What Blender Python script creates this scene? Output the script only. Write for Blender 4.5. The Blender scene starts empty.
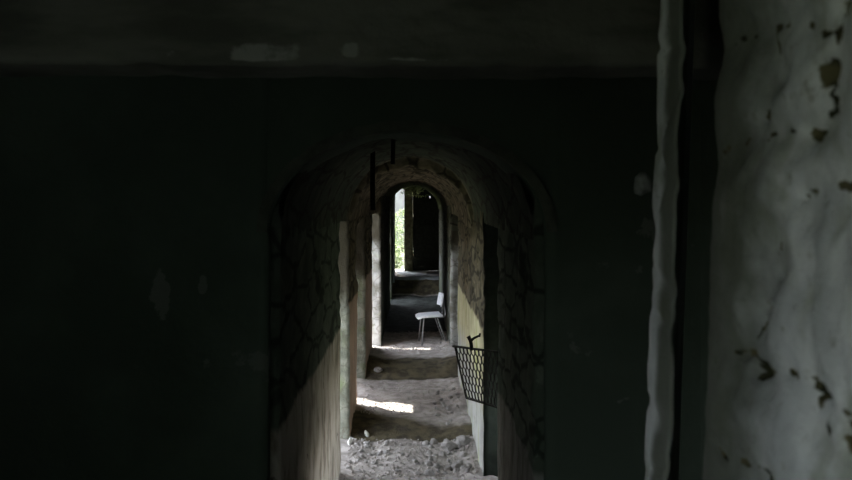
import bpy, bmesh, math, random
from mathutils import Vector, Matrix, noise, Euler

random.seed(7)
S = bpy.context.scene
C = S.collection
PI = math.pi

# ------------------------------------------------------------------ helpers
def link(name, me, mat=None, parent=None):
    o = bpy.data.objects.new(name, me)
    C.objects.link(o)
    if mat is not None:
        me.materials.append(mat)
    if parent is not None:
        o.parent = parent
    return o

def obj(name, bm, mat=None, parent=None, smooth=True):
    bmesh.ops.recalc_face_normals(bm, faces=bm.faces)
    me = bpy.data.meshes.new(name)
    bm.to_mesh(me); bm.free()
    if smooth:
        for p in me.polygons:
            p.use_smooth = True
    return link(name, me, mat, parent)

def tag(o, label=None, cat=None, group=None, kind=None):
    if label: o['label'] = label
    if cat: o['category'] = cat
    if group: o['group'] = group
    if kind: o['kind'] = kind
    return o

def thing(name, label, cat, loc=(0, 0, 0), rz=0, group=None):
    o = bpy.data.objects.new(name, None)
    C.objects.link(o)
    o.empty_display_size = .1
    o.location = loc; o.rotation_euler = (0, 0, rz)
    return tag(o, label, cat, group)

def struct(o):
    o['kind'] = 'structure'
    return o

def N(x, y, z):
    return noise.noise(Vector((x, y, z)))

def fbm(x, y, z, oc=4):
    return noise.fractal(Vector((x, y, z)), 1.0, 2.0, oc)

def smst(a, b, x):
    t = max(0., min(1., (x - a) / (b - a)))    # a > b runs downhill
    return t * t * (3 - 2 * t)

def lerp(a, b, t):
    return a + (b - a) * t

def grid_faces(bm, rows, closed=False):
    for i in range(len(rows) - 1):
        a, b = rows[i], rows[i + 1]
        n = len(a)
        for j in range(n if closed else n - 1):
            k = (j + 1) % n
            bm.faces.new((a[j], a[k], b[k], b[j]))

def split_material(o, test, mat):
    o.data.materials.append(mat)
    for p in o.data.polygons:
        if test(p):
            p.material_index = 1

def stone_relief(p, sy=3.2, sz=5.0):
    d, _ = noise.voronoi(Vector((p.x * sy, p.y * sy, p.z * sz)))
    return smst(0.0, 0.16, d[1] - d[0])          # 0 in a joint, 1 on a stone

def wall_disp(p, amp, masonry_above=None, mamp=.018):
    d = amp * (.45 * fbm(p.x * 1.3, p.y * 1.3, p.z * 1.3, 2) + .55 * fbm(p.x * 6, p.y * 6, p.z * 6, 3))
    if masonry_above is not None:
        w = smst(masonry_above - .03, masonry_above + .03, p.z + .05 * N(p.x * 5, p.y * 5, 3.3))
        if w > 0:
            d += w * mamp * (stone_relief(p) - 1.0) + w * .012 * fbm(p.x * 9, p.y * 9, p.z * 9, 2)
        else:
            d += .004 * fbm(p.x * 7, p.y * 7, p.z * 7, 3)
    return d

def rough_prism(bm, poly, z0, z1, step=.045, amp=.012, masonry=None, mamp=.018, batter=0.0, zstep=None):
    """closed vertical wall block with rough faces; poly anticlockwise or clockwise in XY"""
    area = sum(poly[i][0] * poly[(i + 1) % len(poly)][1] - poly[(i + 1) % len(poly)][0] * poly[i][1] for i in range(len(poly)))
    sgn = 1 if area > 0 else -1
    pts = []
    n = len(poly)
    for i in range(n):
        a = Vector(poly[i]); b = Vector(poly[(i + 1) % n]); L = (b - a).length
        k = max(1, round(L / step))
        d = (b - a) / L; nr = Vector((d.y, -d.x)) * sgn
        for j in range(k):
            nn = nr
            if j == 0:
                c = Vector(poly[i - 1]); e = (a - c).normalized()
                nn = (nr + Vector((e.y, -e.x)) * sgn).normalized()
            pts.append((a + (b - a) * j / k, nn))
    nz = max(1, round((z1 - z0) / (zstep or step)))
    rows = []
    for q in range(nz + 1):
        z = z0 + (z1 - z0) * q / nz
        row = []
        for p, nr in pts:
            P = Vector((p.x, p.y, z))
            d = wall_disp(P, amp, masonry, mamp)
            row.append(bm.verts.new((P.x + nr.x * d, P.y + nr.y * d, z)))
        rows.append(row)
    grid_faces(bm, rows, True)
    bm.faces.new(rows[0][::-1]); bm.faces.new(rows[-1])

def box(bm, x0, x1, y0, y1, z0, z1):
    v = [bm.verts.new((x, y, z)) for z in (z0, z1) for y in (y0, y1) for x in (x0, x1)]
    for f in ((0, 2, 3, 1), (4, 5, 7, 6), (0, 1, 5, 4), (2, 6, 7, 3), (0, 4, 6, 2), (1, 3, 7, 5)):
        bm.faces.new([v[i] for i in f])
    return v

def tube(bm, pts, r, seg=10, caps=True):
    pts = [Vector(p) for p in pts]
    rows = []
    prev = None
    for i, p in enumerate(pts):
        t = (pts[min(i + 1, len(pts) - 1)] - pts[max(i - 1, 0)]).normalized()
        ref = prev if prev is not None else (Vector((0, 0, 1)) if abs(t.z) < .9 else Vector((1, 0, 0)))
        u = (ref - t * ref.dot(t)).normalized(); v = t.cross(u); prev = u
        rr = r[i] if isinstance(r, (list, tuple)) else r
        rows.append([bm.verts.new(p + (u * math.cos(2 * PI * k / seg) + v * math.sin(2 * PI * k / seg)) * rr) for k in range(seg)])
    grid_faces(bm, rows, True)
    if caps:
        bm.faces.new(rows[0][::-1]); bm.faces.new(rows[-1])

def smooth_path(pts, n=6):
    pts = [Vector(p) for p in pts]
    P = [pts[0]] + pts + [pts[-1]]
    out = []
    for i in range(1, len(P) - 2):
        for k in range(n):
            t = k / n
            a, b, c, d = P[i - 1], P[i], P[i + 1], P[i + 2]
            out.append(.5 * ((2 * b) + (c - a) * t + (2 * a - 5 * b + 4 * c - d) * t * t + (3 * b - a - 3 * c + d) * t ** 3))
    out.append(pts[-1])
    return out

# ------------------------------------------------------------------ materials
class NT:
    def __init__(self, name, rough=.9, spec=.2):
        self.m = bpy.data.materials.new(name)
        self.m.use_nodes = True
        self.t = self.m.node_tree
        self.b = self.t.nodes['Principled BSDF']
        self.b.inputs['Roughness'].default_value = rough
        self.b.inputs['Specular IOR Level'].default_value = spec
        self.co = self.t.nodes.new('ShaderNodeTexCoord').outputs['Object']
    def node(self, ty, **kw):
        n = self.t.nodes.new(ty)
        for k, v in kw.items():
            setattr(n, k, v)
        return n
    def put(self, sock, v):
        if hasattr(v, 'is_output') or isinstance(v, bpy.types.NodeSocket):
            self.t.links.new(v, sock)
        else:
            if sock.type == 'RGBA' and len(v) == 3:
                v = (*v, 1)
            sock.default_value = v
    def mapping(self, scale):
        n = self.node('ShaderNodeMapping'); self.put(n.inputs['Vector'], self.co)
        n.inputs['Scale'].default_value = scale
        return n.outputs[0]
    def noise(self, scale, detail=4, stretch=None, rough=.55, dist=0):
        n = self.node('ShaderNodeTexNoise')
        self.put(n.inputs['Vector'], self.mapping(stretch) if stretch else self.co)
        n.inputs['Scale'].default_value = scale; n.inputs['Detail'].default_value = detail
        n.inputs['Roughness'].default_value = rough; n.inputs['Distortion'].default_value = dist
        return n.outputs['Fac']
    def ramp(self, fac, a, b, lo=0., hi=1.):
        n = self.node('ShaderNodeMapRange'); n.interpolation_type = 'SMOOTHSTEP'
        self.put(n.inputs[0], fac)
        for i, v in ((1, a), (2, b), (3, lo), (4, hi)):
            n.inputs[i].default_value = v
        return n.outputs[0]
    def mix(self, fac, a, b):
        n = self.node('ShaderNodeMix'); n.data_type = 'RGBA'
        self.put(n.inputs['Factor'], fac)
        self.put(n.inputs[6], a); self.put(n.inputs[7], b)
        return n.outputs[2]
    def math(self, op, a, b=0., c=0.):
        n = self.node('ShaderNodeMath'); n.operation = op
        self.put(n.inputs[0], a); self.put(n.inputs[1], b); self.put(n.inputs[2], c)
        return n.outputs[0]
    def z(self):
        n = self.node('ShaderNodeSeparateXYZ'); self.put(n.inputs[0], self.co)
        return n.outputs
    def attr(self, name):
        n = self.node('ShaderNodeAttribute'); n.attribute_name = name
        return n.outputs
    def color(self, v):
        self.put(self.b.inputs['Base Color'], v)
    def joints(self, scale, wob=.08):
        n = self.node('ShaderNodeTexVoronoi'); n.feature = 'DISTANCE_TO_EDGE'; n.inputs['Scale'].default_value = 1
        w = self.node('ShaderNodeTexNoise'); w.inputs['Scale'].default_value = 7; self.put(w.inputs['Vector'], self.co)
        mp = self.node('ShaderNodeMapping'); self.put(mp.inputs['Vector'], self.co); mp.inputs['Scale'].default_value = scale
        ad = self.node('ShaderNodeMixRGB'); ad.blend_type = 'ADD'; ad.inputs[0].default_value = wob * 4
        self.put(ad.inputs[1], mp.outputs[0]); self.put(ad.inputs[2], w.outputs['Color'])
        self.put(n.inputs['Vector'], ad.outputs[0])
        return n.outputs['Distance']
    def bump(self, h, strength=.4, dist=.01):
        n = self.node('ShaderNodeBump'); n.inputs['Strength'].default_value = strength
        n.inputs['Distance'].default_value = dist
        self.put(n.inputs['Height'], h)
        self.put(self.b.inputs['Normal'], n.outputs[0])

def plain(name, col, rough=.8, metal=0., var=.25, scale=30, bump=.2):
    m = NT(name, rough)
    f = m.noise(scale, 4)
    dark = tuple(c * (1 - var) for c in col)
    m.color(m.mix(m.ramp(f, .35, .65), dark, col))
    m.b.inputs['Metallic'].default_value = metal
    if bump:
        m.bump(f, bump, .003)
    return m.m

def wall_mat(name, pale, stain, upper, upper2, dado=1.17, blotch=.5, green=None, low2=None):
    """old wash on the lower wall up to a broken dado line, bare stone above"""
    m = NT(name, .93, .12)
    zz = m.z()[2]
    edge = m.noise(3.0, 5)
    hz = m.math('ADD', zz, m.math('MULTIPLY', m.math('SUBTRACT', edge, .5), .10))
    up = m.ramp(hz, dado - .02, dado + .02)
    streak = m.noise(4.5, 6, (1.8, 1.3, .55), .62)
    low = m.mix(m.ramp(streak, .42, .68), pale, stain)
    if low2:
        low = m.mix(m.ramp(m.math('ADD', zz, m.math('MULTIPLY', m.math('SUBTRACT', m.noise(2.5, 5), .5), .5)), .45, .85, 1, 0), low, m.mix(m.ramp(streak, .42, .68), low2, tuple(c * .75 for c in low2)))
    if green:
        low = m.mix(m.ramp(m.noise(2.2, 4, (1.6, 1.6, .5)), .5, .68, 0, .8), low, green)
    chips = m.ramp(m.noise(7, 6), .66, .72)
    low = m.mix(chips, low, tuple(c * .45 for c in stain))
    stone = m.mix(m.ramp(m.noise(5, 6), .38, .66), upper, upper2)
    fleck = m.ramp(m.noise(10, 6), .62, .7, 0, blotch)
    stone = m.mix(fleck, stone, tuple(min(1, c * 2.2) for c in upper2))
    jn = m.joints((4, 1.7, 5.5))
    stone = m.mix(m.ramp(jn, .02, .10, .85, 0), stone, tuple(c * .30 for c in upper))
    m.color(m.mix(up, low, stone))
    h = m.math('ADD', m.noise(22, 6), m.math('MULTIPLY', m.noise(90, 3), .35))
    m.bump(h, .6, .012)
    return m.m

SOOT = (.048, .062, .044)
M = {}
M['near_left'] = wall_mat('near_left_wash', (.46, .42, .35), (.18, .155, .12), (.070, .090, .066), (.105, .125, .095), 1.17, .25)
M['near_right'] = wall_mat('near_right_wash', (.24, .24, .22), (.12, .12, .10), (.070, .090, .066), (.105, .125, .095), .99, .25)
M['pier'] = wall_mat('pier_wash', (.44, .32, .25), (.33, .26, .21), (.085, .075, .050), (.15, .13, .088), 1.24, .5)
M['right'] = wall_mat('right_wash', (.42, .39, .255), (.29, .265, .165), (.070, .061, .040), (.12, .104, .068), 1.17, .4, (.26, .28, .11), (.36, .36, .335))
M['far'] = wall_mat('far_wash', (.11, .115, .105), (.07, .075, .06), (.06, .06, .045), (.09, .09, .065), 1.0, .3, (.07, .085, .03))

def pale_stone(name, a, b, moss, z0, z1):
    m = NT(name, .92, .15)
    c = m.mix(m.ramp(m.noise(6, 6), .36, .64), a, b)
    c = m.mix(m.ramp(m.noise(3.5, 5), .52, .66, 0, .8), c, moss)
    c = m.mix(m.ramp(m.joints((5, 5, 5.5), .1), .0, .06, .5, 0), c, (.12, .11, .08))
    c = m.mix(m.ramp(m.noise(13, 6, None, .65), .58, .68, 0, .7), c, (.14, .13, .10))
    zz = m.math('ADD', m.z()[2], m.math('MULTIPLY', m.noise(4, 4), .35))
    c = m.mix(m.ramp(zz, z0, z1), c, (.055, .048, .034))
    m.color(c)
    m.bump(m.math('ADD', m.noise(16, 6), m.math('MULTIPLY', m.noise(70, 3), .3)), .7, .02)
    return m.m
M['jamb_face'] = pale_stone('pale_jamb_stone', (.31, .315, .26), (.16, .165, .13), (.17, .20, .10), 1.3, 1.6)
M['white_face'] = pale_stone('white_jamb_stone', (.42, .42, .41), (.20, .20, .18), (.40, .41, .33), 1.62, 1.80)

def vault_mat():
    m = NT('vault_stone', .95, .1)
    y = m.z()[1]
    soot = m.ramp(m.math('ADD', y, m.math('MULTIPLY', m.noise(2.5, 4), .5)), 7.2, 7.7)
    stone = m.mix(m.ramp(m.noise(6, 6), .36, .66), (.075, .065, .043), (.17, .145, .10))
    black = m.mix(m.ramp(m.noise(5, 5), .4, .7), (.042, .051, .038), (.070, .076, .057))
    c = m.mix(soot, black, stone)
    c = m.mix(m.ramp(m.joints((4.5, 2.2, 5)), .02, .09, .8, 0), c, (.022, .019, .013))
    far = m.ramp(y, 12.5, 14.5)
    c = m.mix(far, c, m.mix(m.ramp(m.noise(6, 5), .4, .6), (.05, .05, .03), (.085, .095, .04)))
    m.color(c)
    m.bump(m.math('ADD', m.noise(14, 6), m.math('MULTIPLY', m.noise(60, 3), .3)), .7, .02)
    return m.m
M['vault'] = vault_mat()

def soot_mat():
    m = NT('sooted_plaster', .95, .1)
    c = m.mix(m.ramp(m.noise(1.6, 6), .4, .68), (.076, .100, .074), (.102, .130, .098))
    # a few scraps of pale limewash still clinging on
    scr = m.ramp(m.noise(2.1, 7, None, .6), .66, .68, 0, .7)
    c = m.mix(scr, c, (.18, .19, .165))
    X = m.z()
    for (px_, pz_, wx, wz) in ((-1.115, 1.79, .045, .10), (-.93, 1.83, .025, .04)):
        dx = m.math('DIVIDE', m.math('SUBTRACT', X[0], px_), wx); dz = m.math('DIVIDE', m.math('SUBTRACT', X[2], pz_), wz)
        dd = m.math('ADD', m.math('ADD', m.math('MULTIPLY', dx, dx), m.math('MULTIPLY', dz, dz)), m.math('MULTIPLY', m.math('SUBTRACT', m.noise(16, 5), .5), 3.6))
        c = m.mix(m.ramp(dd, .7, 1.1, .85, 0), c, (.19, .20, .175))
    m.color(c)
    m.bump(m.noise(12, 6), .5, .015)
    return m.m
M['soot'] = soot_mat()

def beam_mat():
    m = NT('beam_concrete', .95, .1)
    zz = m.z()[2]
    c = m.mix(m.ramp(m.noise(3, 6, (1, 1, 4)), .36, .66), (.060, .062, .050), (.11, .112, .092))
    # peeling limewash left along the lower arris
    
    rag = m.math('ADD', m.attr('scrap')['Fac'], m.math('MULTIPLY', m.math('SUBTRACT', m.noise(16, 6, (1, 1, 1.3), .62), .5), 1.3))
    c = m.mix(m.ramp(rag, .45, .75, 0, .8), c, (.24, .245, .22))
    c = m.mix(m.math('MULTIPLY', m.ramp(m.noise(1.3, 4), .42, .6), m.ramp(zz, 2.62, 2.56)), c, (.15, .15, .13))
    m.color(c)
    m.bump(m.noise(18, 6), .6, .012)
    return m.m
M['beam'] = beam_mat()

def limewash_mat():
    m = NT('whitewashed_rubble', .9, .15)
    pit = m.attr('pit')['Fac']
    base = m.mix(m.ramp(m.noise(5, 6), .35, .65), (.55, .58, .59), (.85, .88, .88))
    base = m.mix(m.ramp(m.noise(9, 5, (1, 1, .6)), .50, .66, 0, .75), base, (.33, .36, .30))
    fine = m.ramp(m.noise(30, 6, None, .68), .58, .70, 0, .75)
    base = m.mix(fine, base, (.30, .31, .27))
    hole = m.mix(m.ramp(m.noise(30, 4), .42, .6), (.03, .033, .016), (.125, .115, .06))
    rag = m.math('ADD', pit, m.math('MULTIPLY', m.math('SUBTRACT', m.noise(60, 6, None, .65), .5), 1.0))
    gr = m.attr('painted_shade')['Fac']  # shade falling off toward the corner, put into the wash colour
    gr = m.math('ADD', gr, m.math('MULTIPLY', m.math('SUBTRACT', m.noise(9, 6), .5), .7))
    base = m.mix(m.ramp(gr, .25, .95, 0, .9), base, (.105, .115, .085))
    m.color(m.mix(m.ramp(rag, .42, .62), base, hole))
    m.bump(m.math('ADD', m.noise(25, 7, None, .62), m.math('MULTIPLY', m.noise(110, 3), .25)), .55, .010)
    return m.m
M['limewash'] = limewash_mat()

def floor_mat():
    m = NT('dusty_earth', .97, .08)
    moss = m.attr('moss')['Fac']; wet = m.attr('wet')['Fac']
    dust = m.mix(m.ramp(m.noise(9, 7), .34, .66), (.29, .265, .243), (.45, .415, .388))
    dust = m.mix(m.ramp(m.noise(60, 5, None, .7), .58, .70, 0, .7), dust, (.15, .14, .125))
    dust = m.mix(m.ramp(m.noise(45, 5), .64, .72, 0, .6), dust, (.55, .53, .51))
    ms = m.mix(m.ramp(m.noise(7, 6), .36, .62), (.060, .051, .037), (.120, .104, .066))
    we = m.mix(m.ramp(m.noise(6, 5), .36, .64), (.026, .030, .026), (.050, .055, .052))
    mo = m.math('ADD', moss, m.math('MULTIPLY', m.math('SUBTRACT', m.noise(11, 5), .5), .5))
    c = m.mix(m.ramp(mo, .22, .75), dust, ms)
    c = m.mix(m.ramp(m.math('ADD', wet, m.math('MULTIPLY', m.math('SUBTRACT', m.noise(8, 5), .5), .3)), .3, .7), c, we)
    m.color(c)
    m.bump(m.math('ADD', m.noise(30, 7, None, .65), m.math('MULTIPLY', m.noise(130, 3), .4)), .65, .018)
    return m.m
M['floor'] = floor_mat()

M['stone'] = plain('loose_stone', (.38, .36, .345), .95, 0, .45, 18, .6)
M['stone_pale'] = plain('pale_loose_stone', (.62, .62, .58), .95, 0, .3, 18, .5)
M['gravel'] = plain('gravel', (.36, .34, .325), .95, 0, .55, 25, .4)
M['chamber_floor'] = plain('chamber_earth', (.36, .36, .33), .95, 0, .5, 8, .5)
M['shade_reveal'] = plain('painted_shade_reveal', (.030, .038, .029), .9, 0, .4, 9, .4)  # gloom of the right-hand doorway, put into the colour
M['lump'] = plain('dull_plaster', (.17, .18, .165), .95, 0, .4, 60, .5)
M['iron'] = plain('rusty_iron', (.020, .018, .015), .75, .2, .5, 40, .4)
M['wood_black'] = plain('blackened_wood', (.045, .048, .036), .9, 0, .5, 14, .4)
M['wood_olive'] = plain('mossy_timber', (.32, .30, .17), .9, 0, .4, 12, .4)
M['chair_white'] = plain('chipped_white_paint', (.86, .89, .94), .55, 0, .12, 22, .1)
M['chair_steel'] = plain('dull_steel_tube', (.22, .225, .23), .5, .4, .3, 30, .1)
M['frame_paint'] = plain('grey_frame_paint', (.50, .56, .58), .7, 0, .35, 12, .2)
M['moss_frame'] = plain('moss_green_frame', (.34, .37, .12), .9, 0, .4, 9, .4)
M['threshold'] = plain('worn_threshold', (.34, .36, .37), .9, 0, .3, 9, .3)
M['out_wall'] = plain('sunlit_render', (.13, .13, .12), .95, 0, .2, 4, .2)
M['earth'] = plain('outside_earth', (.055, .062, .035), .95, 0, .4, 3, .4)
M['roofing'] = plain('roof_slab', (.14, .14, .12), .95, 0, .3, 4, .2)

def leaf_mat(name, a, b):
    m = NT(name, .6, .3)
    m.color(m.mix(m.ramp(m.noise(7, 3), .35, .65), a, b))
    m.b.inputs['Transmission Weight'].default_value = 0
    m.b.inputs['Subsurface Weight'].default_value = 0
    tr = m.node('ShaderNodeBsdfTranslucent'); m.put(tr.inputs[0], tuple(c * 1.1 for c in b))
    mx = m.node('ShaderNodeMixShader'); mx.inputs[0].default_value = .4
    m.t.links.new(m.b.outputs[0], mx.inputs[1]); m.t.links.new(tr.outputs[0], mx.inputs[2])
    m.t.links.new(mx.outputs[0], m.t.nodes['Material Output'].inputs[0])
    return m.m
M['leaf_bright'] = leaf_mat('shrub_leaf', (.042, .07, .018), (.105, .135, .05))
M['leaf_mid'] = leaf_mat('shrub_leaf_dark', (.03, .055, .015), (.08, .11, .035))
M['fern'] = leaf_mat('fern_leaf', (.25, .30, .12), (.48, .54, .26))
M['stem'] = plain('woody_stem', (.11, .09, .06), .9)

# ------------------------------------------------------------------ camera
H = 2.2
cam = bpy.data.cameras.new('camera'); co = bpy.data.objects.new('camera', cam); C.objects.link(co)
cam.sensor_width = 36; cam.lens = 800 * 36 / 852
cam.shift_x = (426 - 415) / 852
cam.shift_y = -(240 - 200) / 852
co.location = (0, 0, H); co.rotation_euler = (PI / 2, 0, 0)
cam.clip_start = .02
cam.dof.use_dof = True; cam.dof.focus_distance = 8.0; cam.dof.aperture_fstop = 5.0
S.camera = co

# ------------------------------------------------------------------ corridor shell
XL, XR = -.60, .53
TOP = 2.95

# left wall, in the blocks between its daylight openings, the farthest one added for light
bm = bmesh.new()
rough_prism(bm, [(XL, 3.56), (XL, 6.44), (-1.15, 6.44), (-1.15, 3.56)], -.1, TOP, .05, .012, 1.17)
struct(obj('wall_left', bm, M['near_left']))

def pier(name, poly, mat, face_mat, front_y, z1=TOP, amp=.014):
    bm = bmesh.new()
    rough_prism(bm, poly, -.1, z1, .04, amp, 1.24, .02)
    o = struct(obj(name, bm, mat))
    split_material(o, lambda p: p.normal.y < -.6 and abs(p.center.y - front_y) < .12, face_mat)
    return o

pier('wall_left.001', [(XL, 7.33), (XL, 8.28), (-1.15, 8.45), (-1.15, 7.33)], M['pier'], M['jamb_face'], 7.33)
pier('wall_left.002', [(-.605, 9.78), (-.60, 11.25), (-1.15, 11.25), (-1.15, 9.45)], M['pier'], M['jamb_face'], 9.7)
pier('wall_left.006', [(-.525, 17.7), (-.52, 18.72), (-1.15, 18.72), (-1.15, 17.9)], M['far'], M['far'], 17.75)
pier('wall_left.003', [(-.515, 12.02), (-.52, 16.8), (-1.15, 16.6), (-1.15, 12.9), (-.72, 12.06)], M['far'], M['white_face'], 12.05, amp=.024)

# lintels over the openings and an added pillar blocking sun outside the third
def block(name, x0, x1, y0, y1, z0, z1, mat, amp=.01):
    bm = bmesh.new()
    rough_prism(bm, [(x0, y0), (x1, y0), (x1, y1), (x0, y1)], z0, z1, .06, amp)
    return struct(obj(name, bm, mat))
block('trim_1', -1.16, -.63, 6.40, 7.40, 2.12, TOP, M['pier'])
block('trim_2', -1.16, -.63, 8.2, 9.85, 2.16, TOP, M['pier'])
block('trim_3', -1.16, -.63, 11.1, 13.0, 2.62, TOP, M['pier'])

block('trim_9', -1.16, -.63, 16.5, 18.0, 2.1, TOP, M['far'])  # lintel of the far opening, added to brighten the dark stretch

block('sun_blocker', -2.0, -1.8, 11.80, 12.20, -.15, 4.4, M['pier'])  # unseen pillar added to trim the third opening's sun patch

# right wall
bm = bmesh.new()
rough_prism(bm, [(XR, 3.56), (1.3, 3.56), (1.3, 5.17), (XR + .005, 5.17)], -.1, TOP, .05, .012, .99)
struct(obj('wall_right', bm, M['near_right']))
bm = bmesh.new()
rough_prism(bm, [(XR, 6.2), (1.3, 6.2), (1.3, 9.9), (XR, 9.9)], -.1, TOP, .045, .014, 1.17)
o = struct(obj('wall_right.001', bm, M['right']))
split_material(o, lambda p: p.normal.y < -.6 and p.center.y < 6.4, M['shade_reveal'])  # end face coloured dark as the doorway's shade
bm = bmesh.new()
rough_prism(bm, [(.515, 11.7), (1.3, 11.7), (1.3, 18.72), (.56, 18.72)], -.1, TOP, .05, .014, 1.3)
o = struct(obj('wall_right.002', bm, M['far']))
split_material(o, lambda p: p.normal.y < -.6 and p.center.y < 12 and p.center.z < 1.75, M['white_face'])
bm = bmesh.new(); box(bm, 1.25, 1.45, 3.4, 5.2, -.2, TOP); box(bm, 1.25, 1.45, 6.1, 19.2, -.2, TOP); box(bm, 1.25, 1.45, 5.2, 6.1, -.2, .55); box(bm, 1.25, 1.45, 5.2, 6.1, 1.10, TOP)  # low window added in the side room to light the left wall
struct(obj('wall_right.003', bm, M['soot']))

# vault: a near sooted barrel, then a lower ring of rough stones and the barrel beyond it
def arc_pts(xl, xr, spring, crown, n):
    c = (xl + xr) / 2; a = (xr - xl) / 2
    return [(c - a * math.cos(PI * k / n), spring + (crown - spring) * math.sin(PI * k / n), math.cos(PI * k / n)) for k in range(n + 1)]

bm = bmesh.new()
rows = []
def ring_row(y, xl, xr, spring, crown, amp, n=44):
    row = []
    for (x, z, cs) in arc_pts(xl, xr, spring, crown, n):
        k = .2 + .8 * (1 - abs(cs))
        p = Vector((x, y, z))
        d = (amp * (stone_relief(p, 4.0, 4.0) - .5) + amp * .8 * fbm(x * 4, y * 4, z * 4, 3)) * k
        cx = (xl + xr) / 2
        row.append(bm.verts.new((x - (x - cx) * d, y, z - d)))
    return row
y = 3.6
while y < 7.30:
    rows.append(ring_row(y, XL - .005, XR + .005, 2.02, 2.60, .03)); y += .055
# face of the lower ring
for k in range(5):
    t = k / 4
    rows.append(ring_row(7.30 + .02 * t, lerp(XL - .005, XL + .008, t), lerp(XR + .005, XR - .012, t), lerp(2.02, 1.94, t), lerp(2.60, 2.515, t), .03))
y = 7.36
while y < 18.75:
    w = smst(7.8, 9.5, y)
    rows.append(ring_row(y, lerp(XL + .008, -.60, w), lerp(XR - .012, .535, w), lerp(1.94, 2.0, w), lerp(2.515, 2.53, w), .040)); y += .06
grid_faces(bm, rows)
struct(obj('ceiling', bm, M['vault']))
bm = bmesh.new(); box(bm, -2.35, 2.7, -2.8, 3.9, TOP - .02, TOP + .25); box(bm, -1.2, 1.45, 3.9, 21.0, TOP - .02, TOP + .25)
struct(obj('roof', bm, M['roofing']))
bm = bmesh.new(); box(bm, -2.5, -1.15, 5.3, 8.3, 2.42, 2.56)  # added slab keeping direct sun out of the nearest opening
struct(obj('sun_block_slab', bm, M['roofing']))
bm = bmesh.new(); box(bm, -2.4, -1.15, 16.3, 19.6, 2.75, 2.89)  # added slab, out of view, blocking sun at the far opening
struct(obj('sun_block_slab_far', bm, M['roofing']))
# unseen pillars added outside the second opening to narrow its sunbeam
block('sun_blocker', -2.0, -1.8, 8.40, 8.81, -.15, 4.4, M['pier'])
block('sun_blocker', -2.0, -1.8, 9.19, 9.8, -.15, 4.4, M['pier'])

# ------------------------------------------------------------------ corridor floor
def floor_z(x, y):
    z = 0.
    # three worn steps up, each sagging again before the next
    z += .06 * smst(7.30, 7.75, y + .05 * N(x * 3, 2, y)) * (1 - smst(8.6, 9.6, y))
    z += .13 * smst(9.72, 10.25, y + .08 * N(x * 3, 5, y)) * (1 - smst(10.9, 12.0, y))
    z += .38 * smst(18.35, 18.85, y)
    z += .026 * fbm(x * 2.3, y * 2.3, 1.7, 4) + (.004 + .011 * smst(.1, .45, abs(x + .03))) * fbm(x * 9, y * 9, 4.1, 3)
    # rubble banked up along the feet of the walls
    if y < 12.5:
        z += .07 * smst(.28, .55, x) * (.6 + .8 * N(y * 2.3, 9, 0)) + .05 * smst(-.38, -.62, x) * (.5 + N(y * 2, 4, 0))
    return z
bm = bmesh.new()
xs = [-1.3 + 2.6 * i / 86 for i in range(87)]
ys = [3.5]
while ys[-1] < 20.9:
    ys.append(ys[-1] + (.03 if ys[-1] < 13 else .06))
rows = []
mossv, wetv = [], []
for yy in ys:
    row = []
    for xx in xs:
        row.append(bm.verts.new((xx, yy, floor_z(xx, yy))))
        q = yy + .10 * N(xx * 2.5, yy * 2, 8)
        mo = smst(7.22, 7.36, q) * (1 - smst(7.50, 8.10, q + .45 * xx))
        mo = max(mo, smst(9.68, 9.82, q) * (1 - smst(10.25, 10.7, q)))
        mo = max(mo, 1.0 * smst(18.35, 18.5, q) * (1 - smst(18.8, 18.9, yy)))
        mossv.append(mo)
        wetv.append(smst(12.9, 13.7, q) * (1 - smst(18.3, 18.5, q)) * (1 - .35 * smst(17.2, 18.2, q)))
    rows.append(row)
grid_faces(bm, rows)
rg = random.Random(5)
for _ in range(2600):                                   # grit strewn over the earth
    y = rg.choice((rg.uniform(5.8, 7.35), rg.uniform(7.9, 9.7), rg.uniform(10.8, 13.4), rg.uniform(6, 7.3)))
    x = rg.uniform(-.58, .51)
    r = rg.uniform(.004, .012) * (1 if rg.random() < .9 else 1.5)
    mtx = Matrix.Translation((x, y, floor_z(x, y) + r * .3)) @ Euler((rg.uniform(0, 3), rg.uniform(0, 3), rg.uniform(0, 3))).to_matrix().to_4x4() @ Matrix.Diagonal((r, r * rg.uniform(.6, 1), r * rg.uniform(.5, .9), 1))
    nv = len(bmesh.ops.create_icosphere(bm, subdivisions=1, radius=1, matrix=mtx)['verts'])
    mossv += [0.] * nv; wetv += [0.] * nv
fl = obj('floor', bm, M['floor'])
struct(fl)
for nm, vals in (('moss', mossv), ('wet', wetv)):
    at = fl.data.attributes.new(nm, 'FLOAT', 'POINT')
    at.data.foreach_set('value', vals)

# ------------------------------------------------------------------ far doorway, lobby and the door beyond it
FY = 18.72
bm = bmesh.new()
# wall with a round-shouldered opening
ol, orr, sp, hd = -.475, .585, 2.16, 2.52
rough_prism(bm, [(-1.3, FY), (ol, FY), (ol, FY + .35), (-1.3, FY + .35)], 0, TOP, .06, .012)
rough_prism(bm, [(orr, FY), (1.3, FY), (1.3, FY + .35), (orr, FY + .35)], 0, TOP, .06, .012)
n = 24
pr = []
for k in range(n + 1):
    a = PI * k / n
    ca, sa = math.cos(a), math.sin(a)
    x = (ol + orr) / 2 - (orr - ol) / 2 * math.copysign(abs(ca) ** .55, ca)
    z = sp + (hd - sp) * abs(sa) ** .55
    pr.append((x, z))
f = [[bm.verts.new((x, yy, z)) for (x, z) in pr] for yy in (FY, FY + .35)]
t = [[bm.verts.new((x, yy, TOP)) for (x, z) in pr] for yy in (FY, FY + .35)]
grid_faces(bm, [t[0], f[0], f[1], t[1]])
struct(obj('wall_far', bm, M['far'], smooth=False))

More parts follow.
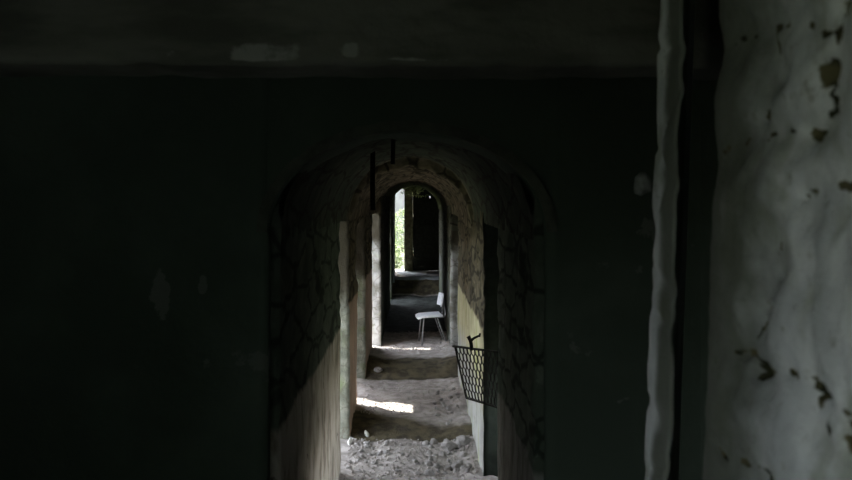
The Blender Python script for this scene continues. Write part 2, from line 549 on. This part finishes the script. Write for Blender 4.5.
fr = bmesh.new()
rough_prism(fr, [(-.545, FY - .05), (-.475, FY - .05), (-.475, FY + .05), (-.545, FY + .05)], .2, 2.33, .03, .004)
struct(obj('trim_4', fr, M['frame_paint']))
fr = bmesh.new()
rough_prism(fr, [(.575, FY - .04), (.625, FY - .04), (.625, FY + .05), (.575, FY + .05)], .2, 2.33, .03, .006)
struct(obj('trim_5', fr, M['moss_frame']))
bm = bmesh.new()
rough_prism(bm, [(-.7, FY + .02), (.8, FY + .02), (.8, 20.9), (-.7, 20.9)], .1, .385, .08, .006)
struct(obj('floor.001', bm, M['threshold']))
EY = 20.55
bm = bmesh.new()
box(bm, -1.15, -.72, FY + .3, EY + .3, .0, TOP)
struct(obj('wall_left.004', bm, M['far']))
bm = bmesh.new()
box(bm, .78, 1.3, FY + .3, EY + .3, .0, TOP)
struct(obj('wall_right.004', bm, M['far']))
bm = bmesh.new()
box(bm, -.72, .80, FY + .3, EY + .3, 2.56, TOP)
struct(obj('ceiling.001', bm, M['far']))

# olive post and dark board door with one small hole
bm = bmesh.new()
rough_prism(bm, [(-.275, EY - .10), (-.05, EY - .02), (-.05, EY + .14), (-.275, EY + .14)], .36, 2.60, .05, .006)
struct(obj('trim_6', bm, M['wood_olive']))
door = bpy.data.objects.new('door_1', None); C.objects.link(door); door.location = (-.05, EY, .39); struct(door)
W, T_, HT = .84, .06, 2.20
hx, hz, hs = .435, 1.885, .03
def plank_set():
    b = bmesh.new()
    edges = [0, .14, .28, hx - hs / 2, hx + hs / 2, .56, .70, W]
    for i in range(len(edges) - 1):
        x0, x1 = edges[i], edges[i + 1]
        g = 0
        if abs(x0 - (hx - hs / 2)) < 1e-6:
            box(b, x0, x1, 0, T_, 0, hz - hs * .8)
            box(b, x0, x1, 0, T_, hz + hs * .8, HT)
        else:
            box(b, x0, x1, .008 * (i % 2), T_, 0, HT)
    return b
obj('board_panel', plank_set(), M['wood_black'], door, smooth=False)
for zz in (.25, 1.05, 1.70):
    b = bmesh.new(); box(b, .02, W - .02, -.035, 0.0, zz, zz + .11)
    obj('ledge', b, M['wood_black'], door, smooth=False)

# fern hanging from the crown of the far arch
def leaf(b, base, d, n_, L, W_):
    d = d.normalized(); s = d.cross(n_).normalized()
    pts = [base, base + d * L * .35 + s * W_ * .5, base + d * L * .75 + s * W_ * .32, base + d * L - n_ * L * .12,
           base + d * L * .75 - s * W_ * .32, base + d * L * .35 - s * W_ * .5]
    vs = [b.verts.new(p) for p in pts]
    mid = b.verts.new(base + d * L * .5 + n_ * L * .06)
    for i in range(6):
        b.faces.new((vs[i], vs[(i + 1) % 6], mid))
rnd = random.Random(3)
fern = thing('hanging_fern', 'small green fern hanging from the crown of the far doorway arch', 'fern', (-.04, 18.80, 2.49))
b1, b2 = bmesh.new(), bmesh.new()
for k in range(26):
    a = rnd.uniform(0, 2 * PI); r = rnd.uniform(.12, .34)
    p0 = Vector((rnd.uniform(-.12, .12), rnd.uniform(-.04, .04), .03))
    pts = [p0 + Vector((math.cos(a) * r * t, -abs(math.sin(a)) * r * .5 * t, .02 * t - .22 * t * t * rnd.uniform(.5, 1.1))) for t in (0, .25, .5, .75, 1)]
    tube(b2, pts, .003, 5)
    for i in range(1, 5):
        for s in (-1, 1):
            d = (pts[i] - pts[i - 1]).normalized()
            leaf(b1, pts[i], (d + Vector((0, 0, .2)) + Vector((s * .8, rnd.uniform(-.4, .4), s * .5))).normalized(), Vector((0, -1, .3)).normalized(), rnd.uniform(.05, .085), .026)
obj('foliage', b1, M['fern'], fern, smooth=False)
obj('stem', b2, M['stem'], fern)

# ------------------------------------------------------------------ outside
bm = bmesh.new()
v = [bm.verts.new(p) for p in ((-60, -40, -.12), (60, -40, -.12), (60, 70, -.12), (-60, 70, -.12))]
bm.faces.new(v)
struct(obj('ground', bm, M['earth'], smooth=False))
bm = bmesh.new()
gr = []
for i in range(30):
    gr.append([bm.verts.new((-5 + 10 * j / 40, 20.86 + 9 * i / 29, .28 + .10 * N(j * .3, i * .3, 0) + .012 * i)) for j in range(41)])
grid_faces(bm, gr)
struct(obj('ground.001', bm, M['earth']))
bm = bmesh.new()
box(bm, -5, 3, 29.2, 29.6, -.1, 3.3)
struct(obj('wall_outside', bm, M['out_wall'], smooth=False))

def shrub(label, loc, h, w, n, mat, seed):
    r = random.Random(seed)
    t = thing('leafy_shrub', label, 'shrub', loc, 0, None)
    bs, bl = bmesh.new(), bmesh.new()
    for k in range(9):
        a = 2 * PI * k / 9 + r.uniform(-.3, .3); rr = w * r.uniform(.3, .9)
        top = Vector((math.cos(a) * rr, math.sin(a) * rr, h * r.uniform(.6, .95)))
        pts = smooth_path([(0.03 * math.cos(a), .03 * math.sin(a), 0), (top.x * .35, top.y * .35, top.z * .5), tuple(top)], 5)
        tube(bs, pts, [.014 * (1 - .7 * i / (len(pts) - 1)) for i in range(len(pts))], 6)
    for k in range(n):
        u = r.uniform(.05, 1); a = r.uniform(0, 2 * PI)
        prof = math.sin(PI * min(1, .15 + .85 * u)) ** .6
        rr = w * prof * math.sqrt(r.uniform(.1, 1))
        p = Vector((math.cos(a) * rr, math.sin(a) * rr, h * u))
        d = Vector((math.cos(a) + r.uniform(-.7, .7), math.sin(a) + r.uniform(-.7, .7), r.uniform(-.6, .6)))
        leaf(bl, p, d, Vector((r.uniform(-.5, .5), r.uniform(-.8, .2), 1)).normalized(), r.uniform(.07, .13), r.uniform(.04, .06))
    obj('foliage', bl, mat, t, smooth=False)
    obj('stem', bs, M['stem'], t)
    return t
shrub('bright green leafy shrub in daylight just outside the far doorway', (-.86, 23.6, .29), 1.75, .55, 1500, M['leaf_bright'], 1)
shrub('darker green shrub further out beyond the far doorway', (-.35, 26.4, .33), 1.55, .75, 1500, M['leaf_mid'], 2)

shrub('low light green plant at the sill of the bright gap beyond the far doorway', (-.66, 21.7, .27), .75, .34, 700, M['leaf_bright'], 4)
# ------------------------------------------------------------------ near chamber
CZ = .55
bm = bmesh.new()
# facing wall with the first, sooted arch
fl_, frr = -.645, .575
rough_prism(bm, [(-2.0, 3.5), (fl_, 3.5), (fl_, 3.9), (-2.0, 3.9)], .0, TOP, .05, .012)
rough_prism(bm, [(frr, 3.5), (2.6, 3.5), (2.6, 3.9), (frr, 3.9)], .0, TOP, .05, .012)
nA = 44
def face_row(yy, t):
    row = []
    for (x, z, cs) in arc_pts(fl_, frr, 2.06, 2.50, nA):
        zt = lerp(z, TOP, t)
        p = Vector((x, yy, zt))
        row.append(bm.verts.new((x, yy - .012 * fbm(x * 2.2, yy * 2.2, zt * 2.2, 4), zt - (.02 * fbm(x * 5, yy * 5, 2, 3) if t == 0 else 0))))
    return row
rows = [face_row(3.5, 1 - k / 10) for k in range(11)]
rows += [face_row(3.5 + .08 * k, 0) for k in range(1, 6)]
rows.append(face_row(3.9, 1))
grid_faces(bm, rows)
struct(obj('wall_front', bm, M['soot']))
# brick voussoir ring standing a little proud of the facing wall
bm = bmesh.new()
cx = (fl_ + frr) / 2
nb = 30
for k in range(nb):
    a0 = PI * (k + .005) / nb; a1 = PI * (k + .995) / nb
    vs = []
    for yy in (3.478 + .006 * N(k * .7, 0, 0), 3.56):
        for (a, q) in ((a0, 0), (a1, 0), (a1, 1), (a0, 1)):
            hw = (frr - fl_) / 2
            e = .0 if q == 0 else .045 + .008 * N(k * .8, 7, 0)
            vs.append(bm.verts.new((cx - (hw + e) * math.cos(a), yy, 2.06 + (.44 + e) * math.sin(a))))
    for f_ in ((0, 1, 2, 3), (7, 6, 5, 4), (0, 4, 5, 1), (1, 5, 6, 2), (2, 6, 7, 3), (3, 7, 4, 0)):
        bm.faces.new([vs[i] for i in f_])
M['ring'] = plain('sooted_arch_stone', (.105, .115, .088), .95, 0, .4, 8, .5)
struct(obj('trim_7', bm, M['ring'], smooth=False))

bm = bmesh.new()
# left wall of the chamber with a window added out of view to light it
WY0, WY1, WZ0, WZ1 = -2.35, -.75, 1.15, 2.6
box(bm, -2.3, -1.95, -2.6, WY0, 0, TOP); box(bm, -2.3, -1.95, WY1, 3.7, 0, TOP)
box(bm, -2.3, -1.95, WY0, WY1, 0, WZ0); box(bm, -2.3, -1.95, WY0, WY1, WZ1, TOP)
struct(obj('wall_left.005', bm, M['soot'], smooth=False))
bm = bmesh.new(); box(bm, -2.3, 2.7, -2.8, -2.5, 0, TOP)
struct(obj('wall_back', bm, M['soot'], smooth=False))
bm = bmesh.new(); box(bm, 2.5, 2.7, -2.6, 3.8, 0, TOP)
struct(obj('wall_right.005', bm, M['soot'], smooth=False))
bm = bmesh.new(); box(bm, -2.3, 2.7, -2.7, 3.5, CZ - .2, CZ)
struct(obj('floor.002', bm, M['chamber_floor'], smooth=False))
bm = bmesh.new(); box(bm, -2.3, 2.7, -2.7, 3.6, 2.80, TOP)
struct(obj('ceiling.002', bm, M['soot'], smooth=False))

# concrete beam across the chamber
bm = bmesh.new(); scr = []
def scrap_at(x, z):
    v = 0
    for x0, x1, z0, z1, k in ((-.68, -.20, 2.528, 2.565, .38), (-.44, -.27, 2.528, 2.575, .75), (-.17, -.135, 2.535, 2.575, .85), (-.115, -.09, 2.55, 2.575, .8), (-.07, .09, 2.522, 2.540, .7), (-1.0, -.75, 2.53, 2.56, .25)):
        v = max(v, k * smst(x0 - .03, x0 + .02, x) * (1 - smst(x1 - .02, x1 + .03, x)) * smst(z0 - .006, z0 + .006, z) * (1 - smst(z1 - .01, z1 + .01, z)))
    return v
BY0, BY1, BZ0, BZ1 = 1.9, 2.12, 2.520, 2.81
prof = [(BY0, BZ1), (BY0, BZ0 + .012), (BY0 + .012, BZ0), (BY1 - .012, BZ0), (BY1, BZ0 + .012), (BY1, BZ1)]
dense = []
for i in range(len(prof) - 1):
    a, b = Vector(prof[i]), Vector(prof[i + 1]); k = max(1, round((b - a).length / .010))
    dense += [a + (b - a) * j / k for j in range(k)]
dense.append(Vector(prof[-1]))
rows = []
for i in range(321):
    x = -1.96 + (2.5 + 1.96) * i / 320
    row = []
    for p in dense:
        d = .010 * fbm(x * 3, p.x * 3, p.y * 3, 4) + .004 * fbm(x * 14, p.x * 14, p.y * 14, 2)
        edge = .010 * max(0, fbm(x * 6, 3.3, 1, 3)) if p.y < BZ0 + .03 else 0
        scr.append(scrap_at(x, p.y) if p.x < 1.905 else 0.)
        row.append(bm.verts.new((x, p.x + (d if p.x < 2 else -d), p.y + edge + d * .5 - .008 * (x / 2))))
    rows.append(row)
grid_faces(bm, rows)
o = struct(obj('beam', bm, M['beam']))
o.data.attributes.new('scrap', 'FLOAT', 'POINT').data.foreach_set('value', scr)

# whitewashed rubble wall on the right, close to the lens.  s runs along the wall, joints given as (y, z) on it
def PJ(x, y):
    Y = 400. / (x - 415.)
    return Vector((Y, 2.2 - (y - 200) * Y / 800.))
joints = [
    [(829, -20), (822, 45), (812, 80), (815, 110), (800, 130), (785, 136), (768, 130), (745, 138), (722, 150), (700, 166), (680, 172)],
    [(690, 58), (715, 46), (735, 40), (758, 28), (790, 22), (824, 30)],
    [(757, 40), (764, 75), (753, 100), (753, 132)],
    [(715, 345), (740, 352), (755, 370), (785, 375), (800, 385), (815, 392), (830, 405), (875, 425)],
    [(712, 450), (735, 460), (760, 475), (775, 500)],
    [(768, 240), (757, 300), (748, 352)],
    [(805, 392), (822, 425), (842, 450), (856, 490)],
    [(790, 200), (830, 185), (900, 195)],
]
joints = [[PJ(*p) for p in j] for j in joints]
holes = [(811, 72, 9, 17), (826, 10, 6, 7), (796, 133, 11, 7), (755, 373, 9, 8), (806, 388, 9, 6), (842, 449, 8, 13), (764, 78, 4, 9),
         (753, 112, 4, 6), (766, 274, 5, 4), (756, 308, 4, 5), (789, 200, 4, 4), (741, 354, 6, 4), (818, 105, 5, 7), (783, 376, 5, 5), (720, 456, 6, 5), (816, 396, 6, 5), (846, 425, 8, 4), (762, 477, 6, 4), (752, 380, 5, 5)]
HL = []
for (x, y, rx, rz) in holes:
    c = PJ(x, y); Y = c.x
    HL.append((c, rx * Y * Y / 400., rz * Y / 800.))
def seg_d(p, a, b):
    ab = b - a
    t = max(0, min(1, (p - a).dot(ab) / ab.length_squared))
    return (p - a - ab * t).length
def rubble(y, z):
    """relief and bare-pit amount of the rubble wall at (y, z)"""
    w = Vector((y + .012 * fbm(y * 14, z * 14, 2, 3), z + .012 * fbm(y * 14, z * 14, 7, 3)))
    dj = 1.
    for j in joints:
        for i in range(len(j) - 1):
            dj = min(dj, seg_d(w, j[i], j[i + 1]))
    g = 1 - smst(0, .08, dj)
    patchy = smst(-.25, .3, N(y * 34, z * 34, 5))
    d = (-.020 * g + .008 * fbm(y * 6, z * 6, 1, 3) + .004 * fbm(y * 22, z * 22, 1, 3)) * (1 - .5 * smst(1.2, 1.4, y))
    pit = .8 * (1 - smst(.001, .012, dj)) * patchy
    for c, ry, rz in HL:
        e = math.hypot((w.x - c.x) / ry, (w.y - c.y) / rz)
        if e < 1.7:
            k = 1 - smst(.5, 1.5, e)
            pit = max(pit, k); d -= .016 * k
    return d, pit
prof = [(.50, -.2), (.50, 1.20)]
curve = []
yv = .55
while yv < 1.30:
    curve.append((Vector((.50, yv)), Vector((-1, 0)))); yv += .007
for k in range(0, 22):                                    # the corner rolls away into the doorway
    a = (PI / 2) * k / 21
    curve.append((Vector((.50 + .26 * (1 - math.cos(a)), 1.30 + .26 * math.sin(a))), Vector((-math.cos(a), math.sin(a)))))
curve = [(Vector((.50, -2.6)), Vector((-1, 0))), (Vector((.50, .2)), Vector((-1, 0)))] + curve + [(Vector((1.2, 1.56)), Vector((0, 1))), (Vector((2.6, 1.56)), Vector((0, 1)))]
zs = [.3, 1.0, 1.5]
while zs[-1] < 2.62:
    zs.append(zs[-1] + .0075)
zs += [2.75, TOP]
bm = bmesh.new(); rows = []; pits = []; painted_shade = []
for z in zs:
    row = []
    lean = .03 * (z - 2.2)
    for p, nr in curve:
        d, pt = rubble(p.y + max(0, p.x - .5) * .5, z) if (.5 < p.y and p.x < .9 and 1.5 <= z <= 2.63) else (0, 0)
        row.append(bm.verts.new((p.x + nr.x * d + lean, p.y + nr.y * d, z))); pits.append(pt); painted_shade.append(smst(.92, 1.34, p.y))  # painted shade deepens along the wall toward the corner
    rows.append(row)
grid_faces(bm, rows)
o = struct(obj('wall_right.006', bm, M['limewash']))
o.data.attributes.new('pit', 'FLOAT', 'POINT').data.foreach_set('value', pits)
o.data.attributes.new('painted_shade', 'FLOAT', 'POINT').data.foreach_set('value', painted_shade)

# whitewashed stone pier on the far side of that doorway
bm = bmesh.new(); rows = []; pits = []; painted_shade = []
sec = [(.498, 1.515), (.495, 1.53), (.494, 1.60), (.496, 1.65), (.501, 1.672), (.53, 1.70), (.60, 1.80), (.62, 1.83), (.615, 1.80), (.56, 1.655)]
dsec = []
for i in range(len(sec)):
    a, b = Vector(sec[i]), Vector(sec[(i + 1) % len(sec)]); k = max(1, round((b - a).length / .012))
    dsec += [a + (b - a) * j / k for j in range(k)]
cc = Vector((.535, 1.63))
z = .5
while z < 2.83:
    row = []
    for p in dsec:
        dv = (p - cc); dv = Vector((-1, 0)) if p.x < .51 else Vector((0, 0))
        d = .005 * fbm(p.x * 6, p.y * 6, z * 7, 4) + .007 * (stone_relief(Vector((.6, p.y, z)), 4, 5.5) - .6)
        row.append(bm.verts.new((p.x + dv.x * d + .035 * (z - 2.2), p.y + dv.y * d, z))); pits.append(.0); painted_shade.append(.95 * smst(1.645, 1.56, p.y))  # near edge of the pier darkened in colour as shade
    rows.append(row); z += .014
grid_faces(bm, rows, True)
bm.faces.new(rows[0][::-1]); bm.faces.new(rows[-1])
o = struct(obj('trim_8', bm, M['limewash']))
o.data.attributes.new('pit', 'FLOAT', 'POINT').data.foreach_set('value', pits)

o.data.attributes.new('painted_shade', 'FLOAT', 'POINT').data.foreach_set('value', painted_shade)

# pale knob of plaster at the arris of that pier
def rock_bm(seed, sx, sy, sz, sub=2, rough=.28):
    b = bmesh.new()
    bmesh.ops.create_icosphere(b, subdivisions=sub, radius=1)
    for v_ in b.verts:
        p = v_.co.copy()
        k = 1 + rough * fbm(p.x * 1.1 + seed * 7.3, p.y * 1.1, p.z * 1.1, 3)
        cell = noise.cell(Vector((p.x * 1.3 + seed * 3.1, p.y * 1.3, p.z * 1.3)))
        k += .08 * (cell - .5)
        v_.co = Vector((p.x * sx, p.y * sy, p.z * sz)) * k
    return b
b = rock_bm(51, .019, .022, .022, 3, .45)
k = obj('plaster_lump', b, M['lump'])
k.location = (.477, 1.667, 2.233)
tag(k, 'small pale lump of plaster sticking out from the edge of the whitewashed pier', 'plaster lump')

# ------------------------------------------------------------------ hanging bars
b = bmesh.new()
pts = [(-.292, 5.5, 2.72), (-.290, 5.5, 2.5), (-.292, 5.5, 2.3), (-.289, 5.5, 2.13)]
for i in range(3):
    pass
def batten(b, pts, w, d):
    rows = []
    for (x, y, z) in pts:
        rows.append([b.verts.new((x + sx * w / 2, y + sy * d / 2, z)) for sx, sy in ((-1, -1), (1, -1), (1, 1), (-1, 1))])
    grid_faces(b, rows, True)
    b.faces.new(rows[0][::-1]); b.faces.new(rows[-1])
batten(b, pts, .034, .022)
bmesh.ops.bevel(b, geom=[e for e in b.edges], offset=.002, segments=1, affect='EDGES')
o = obj('hanging_bar', b, M['iron'], smooth=False)
tag(o, 'longer dark bar hanging down from the sooted vault, left of the bright doorway', 'bar')
b = bmesh.new()
batten(b, [(-.124, 4.5, 2.72), (-.123, 4.5, 2.55), (-.125, 4.5, 2.40)], .024, .018)
bmesh.ops.bevel(b, geom=[e for e in b.edges], offset=.002, segments=1, affect='EDGES')
o = obj('hanging_bar', b, M['iron'], smooth=False)
tag(o, 'short dark stub of bar hanging at the crown of the first arch', 'bar')

# ------------------------------------------------------------------ expanded-metal panel with its latch
TL, TR = Vector((.285, 5.70, 1.155)), Vector((.575, 5.16, 1.215))
BL, BR = Vector((.365, 5.70, .789)), Vector((.590, 5.16, .845))
base = thing('metal_mesh_panel', 'dark expanded-metal mesh panel jutting from the right-hand doorway edge', 'mesh panel', (BR.x, BR.y, BR.z))
def PP(u, v_):
    p = (TL * (1 - u) + TR * u) * (1 - v_) + (BL * (1 - u) + BR * u) * v_
    return p - BR
nrm = (TR - TL).cross(BL - TL).normalized()
def strap(b, a, c, w, t):
    d = (c - a).normalized(); s = d.cross(nrm).normalized()
    rows = [[b.verts.new(p + s * w / 2 * i + nrm * t / 2 * j) for i, j in ((-1, -1), (1, -1), (1, 1), (-1, 1))] for p in (a, c)]
    grid_faces(b, rows, True); b.faces.new(rows[0][::-1]); b.faces.new(rows[-1])
b = bmesh.new()
nc, nr_ = 25, 7
cu, cv = 1 / nc, 1 / nr_
for i in range(nc + 1):
    # each strand touches its left neighbour, then its right one: long upright slots, offset like bricks
    for r_ in range(nr_ * 2):
        v0, v1 = (r_ + (.0 if r_ % 2 == i % 1 else .3)) / (2 * nr_), (r_ + 1 + (.3 if r_ % 2 == 0 else 0)) / (2 * nr_)
        off = .34 * cu
        def uu(q):
            ph = ((q + 2 * (i % 2)) % 4)
            return i * cu + (off if ph in (0, 1) else -off)
        a, c = PP(min(1, max(0, uu(r_))), v0), PP(min(1, max(0, uu(r_ + 1))), v1)
        strap(b, a, c, .0085, .004)
obj('mesh', b, M['iron'], base, smooth=False)
b = bmesh.new()
strap(b, PP(-.05, -.005), PP(1, 0), .013, .012)
strap(b, PP(0, 0), PP(0, 1), .009, .010)
strap(b, PP(0, 1), PP(1, 1), .010, .010)
obj('frame', b, M['iron'], base, smooth=False)
b = bmesh.new()
L0 = PP(.36, 0)
kk = Vector((.007, 0, -.0062))
tube(b, smooth_path([L0 + Vector((0, 0, -.01)), L0 + Vector((-.005, -.005, .045)), L0 + Vector((-.022, -.01, .085))], 5), [.013] * 10 + [.017], 10)
lat = obj('latch', b, M['iron'], base)
b = bmesh.new()
tube(b, [L0 + Vector((-.012, -.012, .055)), L0 + Vector((.022, -.03, .082)), L0 + Vector((.052, -.04, .098))], [.012, .008, .007], 8)
tube(b, [L0 + Vector((.05, -.04, .088)), L0 + Vector((.055, -.04, .113))], .007, 8)
obj('lever', b, M['iron'], lat)

# ------------------------------------------------------------------ the school chair
CY = 12.3
cz = floor_z(.2, CY)
chair = thing('school_chair', 'white school chair with thin dark legs standing sideways by the right wall', 'chair', (.215, CY, 0), math.radians(8))
# chair faces -X; seat depth along x, width along y
def seat_bm():
    b = bmesh.new(); rows = []
    for i in range(15):
        u = i / 14; x = -.185 + .37 * u
        row = []
        for j in range(13):
            v_ = j / 12; y = -.19 + .38 * v_
            e = abs(2 * v_ - 1)
            inset = 1 - .05 * (abs(2 * u - 1) ** 6)
            z = .442 + .012 * (1 - u) ** 3 * -1 + .010 * u - .010 * (1 - e * e) + .006
            if u < .12: z -= .014 * (1 - u / .12)
            row.append((x, y * inset, z))
        rows.append(row)
    top = [[b.verts.new(p) for p in r] for r in rows]
    bot = [[b.verts.new((p[0], p[1], p[2] - .030)) for p in r] for r in rows]
    grid_faces(b, top); grid_faces(b, [r[::-1] for r in bot])
    ring_t = top[0] + [r[-1] for r in top[1:]] + top[-1][-2::-1] + [r[0] for r in top[-2:0:-1]]
    ring_b = bot[0] + [r[-1] for r in bot[1:]] + bot[-1][-2::-1] + [r[0] for r in bot[-2:0:-1]]
    grid_faces(b, [ring_t, ring_b], True)
    return b
obj('seat', seat_bm(), M['chair_white'], chair, smooth=False)
def back_bm():
    b = bmesh.new(); f, k = [], []
    for i in range(9):
        z = .575 + .185 * i / 8
        r0, r1 = [], []
        for j in range(13):
            v_ = 2 * j / 12 - 1
            w = .175 * (1 - .08 * abs(2 * i / 8 - 1) ** 5)
            x = .150 + .025 * (1 - v_ * v_) + .03 * i / 8
            r0.append(b.verts.new((x, v_ * w, z))); r1.append(b.verts.new((x + .020, v_ * w, z)))
        f.append(r0); k.append(r1)
    grid_faces(b, f); grid_faces(b, [r[::-1] for r in k])
    def ring(g): return g[0] + [r[-1] for r in g[1:]] + g[-1][-2::-1] + [r[0] for r in g[-2:0:-1]]
    grid_faces(b, [ring(f), ring(k)], True)
    return b
obj('backrest', back_bm(), M['chair_white'], chair, smooth=False)
for s in (-1, 1):
    yy = .155 * s
    fz = floor_z(.09, CY + yy) ; rz_ = floor_z(.43, CY + yy)
    b = bmesh.new(); tube(b, [(-.10, yy, .425), (-.115, yy, .24), (-.135, yy, fz - .004)], .011, 10)
    obj('leg', b, M['chair_steel'], chair)
    b = bmesh.new(); tube(b, [(.10, yy, .425), (.17, yy, .22), (.25, yy, rz_ - .004)], .011, 10)
    obj('leg', b, M['chair_steel'], chair)
    b = bmesh.new()
    tube(b, smooth_path([(.06, yy * .9, .42), (.17, yy * .9, .418), (.228, yy * .9, .44), (.232, yy * .9, .50), (.205, yy * .9, .60), (.203, yy * .9, .70)], 6), .011, 10)
    obj('back_support', b, M['chair_steel'], chair)
b = bmesh.new()
tube(b, [(-.10, -.155, .42), (-.10, .155, .42)], .010, 8)
tube(b, [(.10, -.155, .42), (.10, .155, .42)], .010, 8)
for s in (-1, 1):
    tube(b, [(-.10, .155 * s, .42), (.10, .155 * s, .42)], .010, 8)
obj('seat_frame', b, M['chair_steel'], chair)

# ------------------------------------------------------------------ loose stones
variants = []
for s_ in range(6):
    b = rock_bm(s_ + 1, 1, .8 + .05 * s_, .62, 2, .35)
    o_ = bpy.data.meshes.new('stone'); bmesh.ops.recalc_face_normals(b, faces=b.faces); b.to_mesh(o_); b.free()
    o_.materials.append(M['stone']); variants.append(o_)
rnd = random.Random(11)
taken = []
def stone(x, y, r, label, group=None, mat=None):
    me = variants[rnd.randrange(6)]
    if mat:
        me = me.copy(); me.materials[0] = mat
    o_ = bpy.data.objects.new('stone', me); C.objects.link(o_)
    o_.scale = (r, r, r)
    o_.rotation_euler = (rnd.uniform(-.4, .4), rnd.uniform(-.4, .4), rnd.uniform(0, 6.28))
    o_.location = (x, y, floor_z(x, y) + r * .33)
    tag(o_, label, 'stone', group)
    taken.append((x, y, r))
    return o_
def scatter(n, xr, yr, rr, label, group):
    k = 0
    for _ in range(n * 30):
        if k >= n: break
        x, y, r = rnd.uniform(*xr), rnd.uniform(*yr), rnd.uniform(*rr) * rnd.uniform(.6, 1)
        if all(math.hypot(x - a, y - b_) > (r + c_) * 1.02 for a, b_, c_ in taken):
            stone(x, y, r, label, group); k += 1
stone(-.445, 7.42, .045, 'upright pale splinter of stone at the foot of the nearest left pier', None, M['stone_pale']).scale = (.028, .022, .085)
stone(-.585, 7.20, .045, 'pale stone chip lying against the front foot of the nearest left pier', None, M['stone_pale']).scale = (.028, .024, .07)
stone(-.46, 9.95, .06, 'rounded stone lying alone by the foot of the second left pier', None, M['stone'])
stone(.30, 7.02, .085, 'largest grey block of the rubble in front of the first dark step', None, M['stone'])
stone(.43, 7.12, .075, 'second largest grey block, wedged between the first dark step and the right wall', None, M['stone'])
scatter(34, (.10, .47), (6.35, 7.3), (.02, .055), 'grey stone in the rubble heaped along the foot of the right wall', 'rubble at the foot of the right wall')
scatter(18, (-.56, -.25), (6.35, 7.3), (.018, .045), 'grey stone in the rubble beside the nearest opening on the left', 'rubble by the near left opening')
scatter(11, (-.25, .10), (6.0, 7.2), (.012, .03), 'small stone lying in the middle of the near stretch of floor', 'stones on the near floor')
scatter(22, (.20, .48), (7.6, 9.6), (.018, .045), 'grey stone lying along the right wall beyond the first dark step', 'stones beyond the first step')
scatter(18, (-.5, .48), (11.0, 13.2), (.015, .035), 'small stone on the grey floor around the white chair', 'stones around the chair')
# ------------------------------------------------------------------ daylight
world = bpy.data.worlds.new('world'); S.world = world
world.use_nodes = True
nt = world.node_tree
sky = nt.nodes.new('ShaderNodeTexSky'); sky.sky_type = 'NISHITA'
sky.sun_disc = False; sky.sun_elevation = math.radians(58); sky.sun_rotation = math.radians(40)
sky.dust_density = 4.0; sky.air_density = 1.0
hsv = nt.nodes.new('ShaderNodeHueSaturation'); hsv.inputs['Saturation'].default_value = .35
nt.links.new(sky.outputs[0], hsv.inputs['Color'])
bg = nt.nodes['Background']; bg.inputs['Strength'].default_value = 3.0
nt.links.new(hsv.outputs[0], bg.inputs[0])

sd = Vector((.918, -.395, -1.70)).normalized()          # the way the sunlight travels
sl = bpy.data.lights.new('sun', 'SUN'); so = bpy.data.objects.new('sun', sl); C.objects.link(so)
sl.energy = 16; sl.angle = math.radians(.6); sl.color = (1, .96, .88)
so.rotation_euler = sd.to_track_quat('-Z', 'Y').to_euler()
so.location = (-20, 15, 30)

def portal(loc, direction, sx, sy):
    l = bpy.data.lights.new('window_portal', 'AREA'); l.shape = 'RECTANGLE'; l.size = sx; l.size_y = sy
    l.cycles.is_portal = True
    o_ = bpy.data.objects.new('window_portal', l); C.objects.link(o_)
    o_.location = loc; o_.rotation_euler = Vector(direction).to_track_quat('-Z', 'Z').to_euler()
portal((-1.2, 6.88, 1.1), (1, 0, 0), .95, 2.2)
portal((-1.2, 9.07, 1.0), (1, 0, 0), 1.0, 2.2)
portal((-1.2, 12.05, 1.25), (1, 0, 0), 1.75, 2.7)
portal((1.47, 5.65, .825), (-1, 0, 0), .9, .55)  # sky through the added side-room window
portal((-1.2, 17.2, 1.1), (1, 0, 0), 1.3, 2.1)  # sky through the added far opening
portal((-.5, 20.75, 1.42), (0, -1, 0), .5, 2.2)
portal((-2.32, (WY0 + WY1) / 2, (WZ0 + WZ1) / 2), (1, 0, 0), WY1 - WY0, WZ1 - WZ0)

S.view_settings.view_transform = 'Standard'
S.view_settings.look = 'None'
S.view_settings.gamma = 1
S.view_settings.use_curve_mapping = False
S.view_settings.exposure = 0.4
S.cycles.max_bounces = 10
S.cycles.diffuse_bounces = 8
